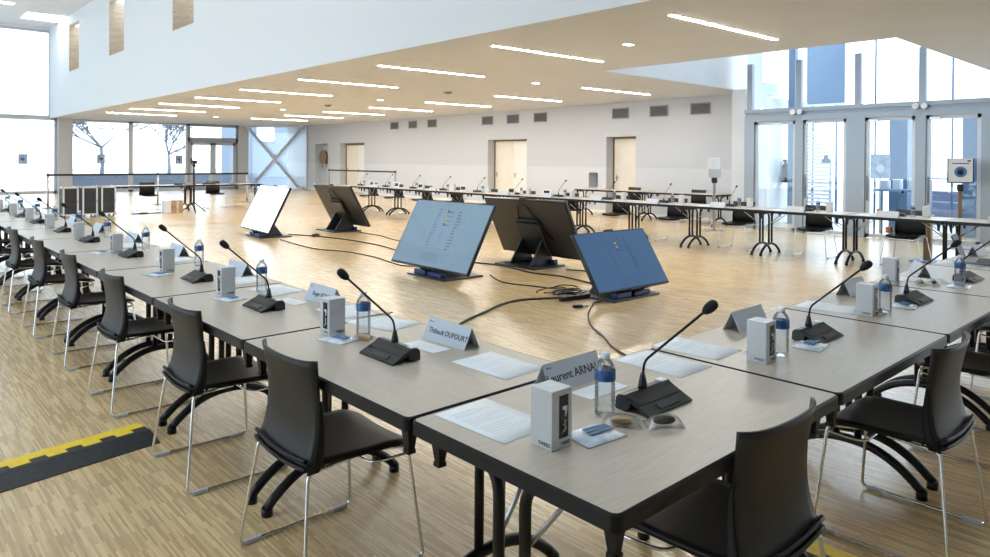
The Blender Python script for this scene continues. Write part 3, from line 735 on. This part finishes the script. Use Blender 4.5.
# ------------------------------------------------------------------ the big displays on floor stands
def display(w, base, yaw, tilt, screen_m, label, z0, rich=None, flipbase=False):
    """local x to the viewer's right along the screen, local y backwards; bottom edge centre over the origin"""
    h = w*.5625+.02; e = thing('floor_display', label, 'display', (base[0], base[1], 0), yaw, 'large displays on floor stands')
    R = Matrix.Rotation(-tilt, 4, 'X'); R3 = R.to_3x3(); org = V((0, 0, z0))
    X = Matrix.Translation(org) @ R
    pan = MB(X).box((-w/2, 0, 0), (w/2, .045, h), bev=.006).build('panel', 'screenframe', e)
    scr = MB(X).box((-w/2+.016, -.0015, .022), (w/2-.016, .002, h-.016)).build('screen', screen_m, e)
    MB(X).box((-w/2+.02, .045, .03), (w/2-.02, .052, h-.02)).build('back_cover', 'screenback', e)
    MB(X).box((-.09, -.012, -.012), (.09, .02, .004), bev=.004).box((.12, -.012, -.012), (.2, .02, .004), bev=.004).build('lower_bar', 'rubber', e)
    MB(X).box((-.07, .0, h), (.07, .03, h+.02), bev=.004).build('top_sensor', 'rubber', e)
    # back box and wire handle
    bk = MB(X).box((-.24, .052, .04), (.24, .12, h*.62), bev=.012).build('mount_box', 'standblue', e)
    MB(X).box((-.22, .05, h*.62), (.22, .10, h*.68), bev=.02).build('cable_tray', 'rubber', e)
    a = MB(X); a.tube(rounded([(.36, .07, .07), (.10, .075, h*.93), (-.04, .075, h*.93), (-.36, .07, .30)], .04, 5), .010, 8); a.build('wire_handle', 'rubber', e)
    # floor plate and gussets
    MB().box((-.40, -.02, 0), (.40, .62, .022), bev=.004).build('base_plate', 'standblue', e)
    for s in (-1, 1):
        zt = z0+.30*math.cos(tilt); yt = .30*math.sin(tilt)+.05
        MB().prism([(.02, .022), (.50, .022), (yt+.05, zt), (yt, zt)], 'x', s*.20-.012, s*.20+.012).build('gusset', 'standblue', e)
    MB().box((-.30, .02, .022), (-.05, .11, .085), bev=.01).build('cable_box', 'blueplastic', e)
    MB().box((.0, .02, .022), (.28, .11, .075), bev=.01).build('cable_box', 'blueplastic', e)
    if rich:
        b = MB(X); rnd = random.Random(4); f = w/1.6
        for c, x0 in enumerate((-.22, .20)):
            for i in range(13):
                z = h*.86-.042*f*i - (.0 if c == 0 else .02*f); b.box((x0*f, -.0028, z), (x0*f+(.05+.04*rnd.random())*f, -.0016, z+.007*f))
        for i in range(5):
            for q in range(9): b.box(((-.2+.04*q)*f, -.0028, h*.2-.022*f*i), ((-.2+.04*q+.018)*f, -.0016, h*.2-.022*f*i+.005*f))
        for i in range(4): b.box((.03*f, -.0028, h*.83-.06*f*i), (.09*f, -.0016, h*.83-.06*f*i+.007*f))
        for i in range(5): b.box((-.03*f+.01*i, -.0028, h*.52-.035*f*i), (.03*f, -.0016, h*.52-.035*f*i+.004*f))
        b.build('screen_text', 'scr_text', scr)
        for i, mname in enumerate(('scr_icon', 'scr_yel', 'scr_yel', 'scr_icon')):
            z = h*.83-.06*f*i; MB(X).box((-.03*f, -.003, z-.006*f), (.012*f, -.0016, z+.022*f)).build('screen_icon', mname, scr)
    return e
R_ = math.radians
display(1.238, (5.135, 2.913), R_(-1.5), R_(32.7), 'scr_blue', 'display with deep blue screen facing the camera, nearest of the floor displays', .113, True)
display(1.65, (4.20, 5.50), R_(-91.2), R_(28.3), 'scr_pale', 'display with pale blue screen of text lists, centre left of the square', .128, True)
display(1.65, (4.50, 11.45), R_(-95.5), R_(26), 'scr_white', 'display with blank white screen, far left of the square', .128)
display(1.66, (6.70, 11.5), R_(87.5), R_(28.5), 'scr_pale', 'display seen from behind, dark back, farther of two', .14)
display(1.62, (6.30, 5.42), R_(91), R_(27), 'scr_pale', 'display seen from behind, dark back, nearer of two', .14)

# ------------------------------------------------------------------ cables on the floor
def cable(pts, r, label, z=.006):
    P = [V((x, y, z)) for x, y in pts]; out = []
    for i in range(len(P)-1):
        p0, p1, p2, p3 = P[max(i-1, 0)], P[i], P[i+1], P[min(i+2, len(P)-1)]
        for t in (0, .2, .4, .6, .8): out.append(.5*((2*p1)+(-p0+p2)*t+(2*p0-5*p1+4*p2-p3)*t*t+(-p0+3*p1-3*p2+p3)*t**3))
    out.append(P[-1])
    return tag(MB().tube(out, r, 6).build('floor_cable', 'cable'), label, 'cable', 'cables on the floor')
cable([(2.3, 2.85), (2.6, 3.05), (3.0, 3.29), (3.4, 3.46), (3.73, 3.60), (4.07, 3.65), (4.44, 3.48), (4.62, 3.42)], .012, 'thick black cable from the near display towards the left row name tent', .013)
cable([(4.95, 3.05), (4.6, 3.05), (4.5, 3.0), (4.1, 2.73), (3.75, 2.40), (3.5, 2.05), (3.3, 1.8), (3.1, 1.4), (2.9, .9)], .008, 'thin black cable from the near display to the near right row', .009)
cable([(5.2, 11.4), (5.54, 10.34), (5.61, 9.04), (5.46, 8.07), (5.2, 7.0), (5.35, 6.1)], .010, 'black cable running between the two left displays, right one', .011)
cable([(4.66, 10.63), (4.5, 9.07), (4.7, 8.36), (4.72, 7.58), (4.60, 6.9), (4.55, 6.45), (4.9, 6.2)], .008, 'black cable running between the two left displays, left one', .009)
cable([(4.95, 5.1), (4.70, 4.6), (4.78, 4.17), (4.88, 3.85), (5.0, 3.72)], .008, 'black cable joining the pale blue display and the near display', .009)
cable([(5.45, 6.2), (5.61, 5.62), (5.49, 4.9), (5.56, 4.42), (5.53, 4.14), (5.45, 3.75)], .010, 'black cable curving from behind the pale blue display, right one', .011)
cable([(6.5, 10.9), (6.47, 10.04), (6.29, 9.29), (6.1, 8.2), (6.15, 6.9)], .008, 'black cable between the two displays seen from behind', .009)
cable([(6.05, 4.75), (6.2, 4.3), (6.0, 3.9), (5.8, 3.75)], .008, 'short black cable from the nearer dark display', .009)
# the knot of cables and the power strip by the near display
def knot():
    e = thing('cable_tangle', 'tangle of black cables beside the near blue display', 'cables', (4.72, 3.62, 0))
    rnd = random.Random(11)
    for k in range(7):
        cx, cyy, r1, r2, ph = rnd.uniform(-.08, .25), rnd.uniform(-.12, .12), rnd.uniform(.10, .22), rnd.uniform(.06, .14), rnd.uniform(0, 6)
        MB().tube(arc_pts(lambda t: (cx+r1*math.cos(ph+5.6*t), cyy+r2*math.sin(ph+5.6*t), .012+.008*k+.006*math.sin(9*t+k)), 26), .007, 6).build('cable_loop', 'cable', e)
    return e
knot()
e = thing('power_strip', 'dark power strip on the floor in front of the cable tangle', 'power strip', (4.58, 3.32, 0), -.2)
MB().box((-.2, -.03, 0), (.2, .03, .045), bev=.006).build('strip_body', 'rubber', e)
for i in range(4): MB().lathe([(.018, 0), (.018, .002), (.012, .002)], (-.14+.09*i, 0, .045), 12).build('socket', 'grey', e)
e = thing('cable_connector', 'small black connector lying on the floor near the blue display', 'connector', (4.28, 3.02, 0), -.5)
MB().box((-.05, -.025, 0), (.05, .025, .03), bev=.006).build('connector_body', 'rubber', e); MB().cyl((.05, 0, .015), (.11, 0, .012), .008).build('connector_lead', 'grey', e)
e = thing('cable_adapter', 'black adapter lying between the two farthest displays', 'adapter', (5.45, 10.75, .0), .4)
MB().box((-.07, -.04, 0), (.07, .04, .05), bev=.008).build('adapter_body', 'rubber', e); MB().cyl((.07, 0, .02), (.16, 0, .01), .006).build('adapter_lead', 'cable', e)

# ------------------------------------------------------------------ cable ramps
def ramp(label, loc, rz, length, w=.36):
    e = thing('cable_ramp', label, 'cable ramp', loc, rz, 'cable ramps on the floor')
    n = int(length/.16); zt = .045
    MB().prism([(0, 0), (w, 0), (w, .005), (w*.68, zt), (w*.32, zt), (0, .005)], 'x', 0, length).build('ramp_body', 'rampblack', e)
    b = MB(); b.prism([(w*.50, zt-.004), (w*.50, zt+.002), (w*.70, zt+.002), (w*1.005, .007), (w*1.005, .003), (w*.70, zt-.004)], 'x', 0, length)
    for i in range(n):
        x = i*.16+.02; b.prism([(w*.38, zt-.004), (w*.51, zt-.004), (w*.51, zt+.002), (w*.38, zt+.002)], 'x', x, x+.085)
    b.build('ramp_lid', 'yellow', e); return e
ramp('yellow and black cable ramp on the floor left of the left row', (-2.4, 1.845, 0), math.radians(9), 2.42)
ramp('yellow and black cable ramp under the chairs of the near right row', (1.325, -.35, 0), math.radians(-90), 1.9, .285)

# ------------------------------------------------------------------ far left: cases, tripod, carton, belt barriers
def make_case():
    e = empty('flight_case'); w, dp, h = .345, .5, .77
    MB().box((.012, .012, .06), (w-.012, dp-.012, h-.012)).build('case_panels', 'case', e)
    b = MB()
    for x in (0, w-.035):
        for y in (0, dp-.035): b.box((x, y, .05), (x+.035, y+.035, h))
    for z in (.05, h-.035):
        for x in (0, w-.035): b.box((x, 0, z), (x+.035, dp, z+.035))
        for y in (0, dp-.035): b.box((0, y, z), (w, y+.035, z+.035))
    b.build('edge_profile', 'caseedge', e)
    for x in (0, w):
        for y in (0, dp):
            for z in (.05, h): MB().lathe([(0, -.025), (.02, -.018), (.03, 0), (.02, .018), (0, .025)], (x, y, z), 10).build('ball_corner', 'steel', e)
    for x in (.05, w-.05):
        for y in (.06, dp-.06): MB().cyl((x-.015, y, .028), (x+.015, y, .028), .028, 12).box((x-.02, y-.02, .045), (x+.02, y+.02, .06)).build('castor', 'rubber', e)
    MB().box((w-.035, -.008, .36), (w-.002, .004, .44)).build('latch', 'steel', e); return e
PCA = Proto(make_case)
for k, x in enumerate((2.66, 3.095, 3.525)):
    PCA.put('black flight case with metal edges, %s of three' % ('left', 'middle', 'right')[k], 'case', (x, 18.55, 0), 0, 'flight cases')
e = thing('tripod_stand', 'dark tripod stand carrying a small camera at the far left', 'tripod', (5.88, 18.62, 0))
MB().cyl((0, 0, .22), (0, 0, 1.32), .028, 12).build('pole', 'blackmetal', e)
for a in (.3, 2.4, 4.5):
    c, s = math.cos(a), math.sin(a); lg = MB().cyl((0, 0, .28), (c*.36, s*.36, .012), .014, 8).build('leg', 'blackmetal', e)
    MB().lathe([(.018, 0), (.018, .02), (.012, .03)], (c*.36, s*.36, 0), 8).build('rubber_foot', 'rubber', lg)
MB().lathe([(.03, 1.28), (.05, 1.3), (.05, 1.34), (.02, 1.36)], n=12).build('pan_head', 'blackmetal', e)
cm = MB().box((-.06, -.1, 1.36), (.06, .1, 1.46), bev=.01).build('camera_body', 'rubber', e); MB().cyl((0, -.1, 1.41), (0, -.16, 1.41), .035, 14).build('camera_lens', 'cartonblack', cm)
MB().box((-.10, -.02, 1.44), (-.07, .02, 1.52), bev=.005).build('handle', 'rubber', e)
e = thing('cardboard_box', 'small cardboard box with one white side on the floor by the tripod', 'box', (5.12, 18.62, 0))
MB().box((.17, 0, 0), (.47, .3, .34), bev=.004).build('box_body', 'cardboard', e); MB().box((0, .02, 0), (.168, .3, .33), bev=.004).build('white_pack', 'white', e); MB().box((.29, -.002, .0), (.35, .302, .342)).build('tape', 'slot', e)
e = thing('power_lead', 'dark flat lead lying under the far left table', 'cable', (4.6, 18.75, 0)); MB().tube([(-.3, 0, .012), (-.1, .03, .012), (0, -.02, .014), (.1, .02, .012), (.45, .0, .012)], .012, 6).build('lead', 'cable', e); MB().box((-.1, -.03, 0), (.1, .03, .04), bev=.006).build('lead_socket', 'rubber', e)
def barrier(label, pts, h, gm):
    e = thing('belt_barrier', label, 'barrier', (pts[0][0], pts[0][1], 0)); o = V((pts[0][0], pts[0][1], 0))
    for x, y in pts:
        q = V((x, y, 0))-o
        p = MB().cyl(q+V((0, 0, .02)), q+V((0, 0, h)), .03, 12).build('post', gm, e)
        MB().lathe([(.0, 0), (.17, 0), (.17, .012), (.05, .03), (.03, .05)], q, 20).build('post_base', 'grey', p)
        MB().lathe([(.037, h-.07), (.037, h), (.02, h+.015), (0, h+.015)], q, 14).build('post_head', 'rubber', p)
    for a, c in zip(pts, pts[1:]):
        a, c = V((a[0], a[1], 0))-o, V((c[0], c[1], 0))-o; dd = (c-a).normalized()*.035; n = V((-dd.y, dd.x, 0))*.05
        P = [a+dd, c-dd]; vs = [p+V((0, 0, z))+s*n for p in P for z in (h-.065, h-.005) for s in (-1, 1)]
        bb = MB(); bb.faces(vs, [(0,1,3,2), (4,5,7,6), (0,1,5,4), (2,3,7,6), (0,2,6,4), (1,3,7,5)]); bb.build('belt', 'rubber', e)
    return e
barrier('belt barrier with three posts before the glazed end wall', [(3.03, 22.5), (6.09, 22.5), (9.06, 22.5)], 1.03, 'steel')
barrier('belt barrier with two posts before the door wall', [(14.2, 25.9), (14.2, 20.8)], 1.08, 'grey')
# things on the far left tables
for k, (x, w) in enumerate(((5.68, .22), (5.98, .3), (6.5, .34), (7.3, .2))):
    o = tag(MB().box((0, 0, 0), (w, .14, .05), bev=.008).build('desk_device', 'grey' if k % 2 else 'case'), 'small dark device on the far left tables, %s from the left' % ORD[k], 'device', 'devices on the far left tables'); o.location = (x, 19.55, T+.0005)

# ------------------------------------------------------------------ by the door wall and the entrance
e = thing('hose_reel', 'round brown fire hose reel in its niche on the door wall', 'hose reel'); e.matrix_world = wallF @ Matrix.Translation((.20, wt(29.25), 1.62))
MB().lathe([(.10, -.06), (.30, -.06), (.33, -.05), (.33, .05), (.30, .06), (.10, .06)], n=24, axis='x').build('reel', 'hose', e)
MB().lathe([(.34, -.065), (.36, -.065), (.36, -.05), (.34, -.05)], n=24, axis='x').build('rim', 'brown', e)
MB().cyl((-.07, 0, -.3), (-.05, .05, -.5), .03).cyl((-.08, -.05, -.28), (-.06, -.1, -.48), .025).build('nozzle', 'grey', e); MB().cyl((-.05, 0, 0), (.115, 0, 0), .05).build('hub', 'grey', e)
def sanitizer(label, loc, rz, sign, wood):
    e = thing('sanitizer_stand', label, 'sanitizer stand', loc, rz)
    MB().box((-.2, -.16, 0), (.2, .16, .015), bev=.004).build('base_plate', 'steel' if not wood else 'bluegrey', e)
    MB().box((-.03, -.02, .015), (.03, .02, 1.12), bev=.004).build('post', 'brown' if wood else 'steel', e)
    if sign:
        MB().box((-.2, -.035, 1.16), (.2, -.02, 1.60), bev=.004).build('sign_frame', 'rubber', e)
        pn = MB().box((-.18, -.04, 1.18), (.18, -.034, 1.60)).build('sign_panel', 'white', e)
        b = MB(); b.lathe([(.075, -.043), (.095, -.043), (.095, -.040), (.075, -.040)], (0, 0, 1.36), 24, axis='y')
        b.build('sign_ring', 'inkblue', pn)
        MB().prism([(-.05, 1.36), (.05, 1.36), (.045, 1.315), (0, 1.295), (-.045, 1.315)], 'y', -.043, -.040).lathe([(0, -.043), (.05, -.043), (.05, -.040), (0, -.040)], (0, 0, 1.37), 18, axis='y').build('mask_symbol', 'ink', pn)
        MB().box((-.13, -.042, 1.50), (.13, -.040, 1.515)).box((.10, -.042, 1.54), (.15, -.040, 1.565)).build('sign_text', 'ink', pn)
        MB().box((-.05, -.07, 1.02), (.05, 0, 1.14), bev=.02).build('dispenser', 'rubber', e)
    else:
        MB().box((-.12, -.08, 1.22), (.12, .0, 1.60), bev=.01).build('dispenser', 'white', e)
        MB().box((-.135, -.09, 1.17), (.135, .01, 1.36), bev=.01).build('dispenser_holder', 'alulight', e); MB().box((-.06, -.09, 1.05), (.06, 0, 1.17), bev=.02).build('nozzle_block', 'rubber', e)
        b = MB()
        for i in range(4): b.box((-.05, -.0815, 1.40+.04*i), (.03, -.0795, 1.412+.04*i))
        b.build('dispenser_print', 'print', e)
    return e
sanitizer('white hand sanitizer dispenser on a steel post near the entrance jamb', (12.6, 6.30, 0), -1.0, False, False)
sanitizer('stand with white face mask sign in front of the entrance doors', (13.25, 1.87, 0), -1.25, True, True)
e = thing('wooden_post_stand', 'short wooden post on a blue foot plate behind the far row', 'stand', (10.95, 1.72, 0))
MB().box((-.2, -.2, 0), (.2, .2, .02), bev=.004).build('foot_plate', 'bluegrey', e); MB().box((-.05, -.05, .02), (.05, .05, .70), bev=.004).build('post', 'brown', e); MB().box((-.07, -.07, .70), (.07, .07, .72)).build('post_cap', 'slot', e)
e = thing('paper_bag', 'orange and white bag on the chair seat, far row right end', 'bag', (10.22, FY0+FSP+.90, .462))
MB().box((-.05, -.04, 0), (.05, .04, .09), bev=.015).build('bag_body', 'orange', e); MB().box((-.052, .0, 0), (.052, .042, .05), bev=.012).build('bag_band', 'white', e)
def twin_light(label, y):
    e = thing('emergency_light', label, 'light', (FX-.07, y, zt1-.10), 0, 'twin emergency lights')
    MB().box((-.02, -.13, -.03), (.015, .13, .03), bev=.006).build('lamp_body', 'grey', e)
    for s in (-1, 1): MB().lathe([(.055, -.05), (.06, -.02), (.03, 0)], (-.01, s*.075, 0), 16, axis='x').build('lamp_head', 'white', e)
twin_light('twin spot emergency light over the left entrance doors', 5.06); twin_light('twin spot emergency light over the right entrance doors', 2.68)
e = thing('mounted_fire_extinguisher', 'fire extinguisher on the white porch wall behind the first glass bay', 'fire extinguisher', (15.95, 6.28, 1.0))
MB().lathe([(.0, 0), (.075, .01), (.08, .04), (.08, .42), (.04, .5), (.025, .52)], n=16).build('cylinder', 'darkbrown', e); MB().box((-.03, -.03, .52), (.03, .06, .58), bev=.01).build('valve', 'rubber', e); MB().tube([(.05, -.03, .55), (.1, -.03, .45), (.09, -.03, .2)], .012, 8).build('hose', 'rubber', e)

# outside the entrance ------------------------------------------------------
e = thing('louvred_screen', 'white slatted screen with sloping top outside the second glass bay', 'screen', (17.2, 6.35, -.05))
for i in range(25):
    z = .1+.10*i; ln = .70 if z < 1.6 else max(.06, .70-(z-1.6)*.68)
    MB().box((-.01, -ln, z), (.05, 0, z+.062)).build('slat', 'extwall', e)
MB().box((.05, -.04, 0), (.09, .0, 2.6)).box((.05, -.65, 0), (.09, -.61, 1.7)).build('screen_post', 'bluegrey', e)
def column(label, x, y, w, h=7.0, m='bluecol'):
    e = thing('porch_column', label, 'column', (x, y, -.05), 0, 'blue columns outside the entrance')
    MB().box((-w/2, -w/2, .05), (w/2, w/2, h), bev=.01).build('column_shaft', m, e); MB().box((-w/2-.04, -w/2-.04, 0), (w/2+.04, w/2+.04, .06)).build('column_foot', 'grey', e)
column('blue steel column outside between the first and second glass bays', 15.85, 6.06, .17, m='panelblue')
column('blue steel column outside behind the third glass bay', 15.6, 3.56, .36, 2.6)
column('blue steel column outside behind the fourth glass bay', 15.6, 2.26, .26, 2.55)
for k, y in enumerate((4.36, 2.80)):
    e = thing('light_pole', 'slim dark pole outside the upper glazing, %s' % ('left one' if k == 0 else 'right one'), 'pole', (16.4, y, -.05), 0, 'slim poles outside')
    MB().cyl((0, 0, 0), (0, 0, 6.5), .022, 8).build('pole_shaft', 'bluecol', e); MB().box((-.08, -.08, 0), (.08, .08, .02)).build('pole_foot', 'grey', e)
e = thing('blue_canopy_panel', 'large pale blue panel seen through the upper glazing', 'panel', (17.5, 5.48, 3.05))
MB().box((0, 0, 0), (.06, .95, 3.2), bev=.01).build('panel_sheet', 'panelblue', e); MB().box((-.02, -.02, -.05), (.08, .97, 0)).box((-.02, .95, 0), (.08, 1.0, 3.2)).build('panel_frame', 'white', e)
MB().cyl((.03, .2, -3.1), (.03, .2, -.05), .03).cyl((.03, .8, -3.1), (.03, .8, -.05), .03).build('panel_post', 'bluecol', e)
e = thing('poster_stand', 'blue poster with mask symbol on a stand outside the third bay', 'poster', (15.15, 3.82, -.05), -1.2)
MB().box((-.19, 0, 1.22), (.19, .02, 1.75)).build('poster_sheet', 'poster', e); MB().lathe([(.06, -.004), (.085, -.004), (.085, 0), (.06, 0)], (0, 0, 1.43), 20, axis='y').build('poster_symbol', 'white', e); MB().cyl((0, .01, 0), (0, .01, 1.22), .02).box((-.18, -.12, 0), (.18, .14, .02)).build('poster_post', 'steel', e)
e = thing('side_table', 'narrow dark table with white boxes outside the third bay', 'table', (14.6, 3.25, -.05))
MB().box((-.25, -.45, .98), (.25, .45, 1.02), bev=.004).build('tabletop', 'bluegrey', e)
for x in (-.22, .22):
    for y in (-.42, .42): MB().cyl((x, y, 0), (x, y, .98), .018).build('leg', 'bluecol', e)
for k, y in enumerate((-.25, .05, .28)):
    o = tag(MB().box((-.1, -.07, 0), (.1, .07, .24-.03*k), bev=.01).build('gel_canister', 'white'), 'white canister on the table outside, %s' % ('right', 'middle', 'left')[k], 'canister', 'canisters on the table outside'); o.location = (14.6, 3.25+y, .9705)
e = thing('railing', 'steel ramp railing outside the right entrance doors', 'railing', (17.5, 1.5, -.05))
b = MB()
for z in (1.15, .6): b.cyl((0, -1.2, z), (0, 2.0, z+.05), .025, 8)
b.build('rail', 'bluegrey', e)
for y in (-1.2, -.4, .4, 1.2, 2.0): MB().cyl((0, y, 0), (0, y, 1.17), .022, 8).build('post', 'bluegrey', e)
o = tag(MB().box((0, 0, 0), (.3, 7.0, .85)).build('street_wall', 'extpurple'), 'low purple grey clad wall outside the right doors', 'wall'); o.location = (19, -3, -.05)
o = tag(MB().prism([(0, 0), (6, 0), (6, .9), (0, .1)], 'x', 0, 1.2).build('access_ramp', 'extwall'), 'pale concrete access ramp outside the right doors', 'ramp'); o.location = (20, -3, -.05)

# outside the end wall -------------------------------------------------------
def tree(label, x, y, h, seed):
    e = thing('bare_tree', label, 'tree', (x, y, -.05), 0, 'bare trees outside the end wall'); rnd = random.Random(seed); tr = MB(); br = MB()
    tr.tube([(0, 0, 0), (.05, 0, h*.25), (0, .05, h*.45)], .1, 8, rs=[.13, .10, .08])
    def grow(p, d_, l, r_, n):
        q = p+d_*l; br.tube([p, (p+q)/2+V((rnd.uniform(-.05, .05), 0, .03)), q], r_, 4, rs=[r_, r_*.8, r_*.55])
        if n:
            for i in range(4):
                dd = (d_+V((rnd.uniform(-.9, .9), rnd.uniform(-.9, .9), rnd.uniform(-.35, .6)))).normalized(); grow(p+d_*l*rnd.uniform(.5, 1), dd, l*.74, r_*.68, n-1)
    for i in range(5): grow(V((0, 0, h*.43)), V((rnd.uniform(-1, 1), rnd.uniform(-.6, .6), rnd.uniform(.3, 1))).normalized(), h*.27, .055, 3)
    tr.build('trunk', 'bark', e); br.build('branches', 'bark', e)
tree('bare branched tree outside the end wall, left pane', 9.0, 42, 5.0, 1); tree('bare branched tree outside the end wall, right pane', 13.2, 44, 4.2, 2)
o = tag(MB().box((0, 0, 0), (9.5, .4, .75)).build('planter_wall', 'planter'), 'low blue grey planter wall outside the end wall', 'wall'); o.location = (6.1, 36.5, -.05)
e = thing('white_building', 'white building outside the tall end window with a blue framed window', 'building', (1.0, 40, -.05), .5)
MB().box((-9, 0, 0), (3.2, 6, 12)).build('building_wall', 'extwall', e)
wf = MB(); frame_rects(wf, [(.4, 2.6, 5.2, 7.6)], 'y', -.12, .0, .12); wf.box((1.45, -.1, 5.2), (1.6, 0, 7.6)); wf = wf.build('window', 'bluecol', e); MB().box((.5, -.05, 5.3), (2.5, -.02, 7.5)).build('pane', 'poster', wf)
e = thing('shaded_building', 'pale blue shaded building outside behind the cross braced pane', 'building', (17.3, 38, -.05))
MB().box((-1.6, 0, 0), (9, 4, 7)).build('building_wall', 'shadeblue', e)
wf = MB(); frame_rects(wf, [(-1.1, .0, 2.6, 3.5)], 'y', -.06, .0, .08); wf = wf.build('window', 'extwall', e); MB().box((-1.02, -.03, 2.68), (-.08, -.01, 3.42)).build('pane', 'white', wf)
for k, (x, z, t) in enumerate(((3.97, 1.45, 'tall left pane'), (6.88, 1.47, 'second pane'), (10.2, 1.46, 'third pane'))):
    e = thing('window_notice', 'small blue grey notice stuck on the end wall glass, %s' % t, 'notice', (x, EY-.01, z), 0, 'notices on the end wall glass')
    MB().box((-.16, 0, -.21), (.16, .006, .21)).build('notice_sheet', 'poster', e); MB().lathe([(0, -.003), (.07, -.003), (.07, 0), (0, 0)], n=16, axis='y').build('notice_symbol', 'inkblue', e)

# ------------------------------------------------------------------ light
w = bpy.data.worlds.new('sky'); scn.world = w; w.use_nodes = True
bg = w.node_tree.nodes['Background']; bg.inputs['Color'].default_value = (.82, .92, 1.0, 1); bg.inputs['Strength'].default_value = 2.2

scn.view_settings.view_transform = 'Standard'; scn.view_settings.look = 'None'; scn.view_settings.gamma = 1
scn.view_settings.exposure = 0.93; scn.view_settings.use_curve_mapping = False
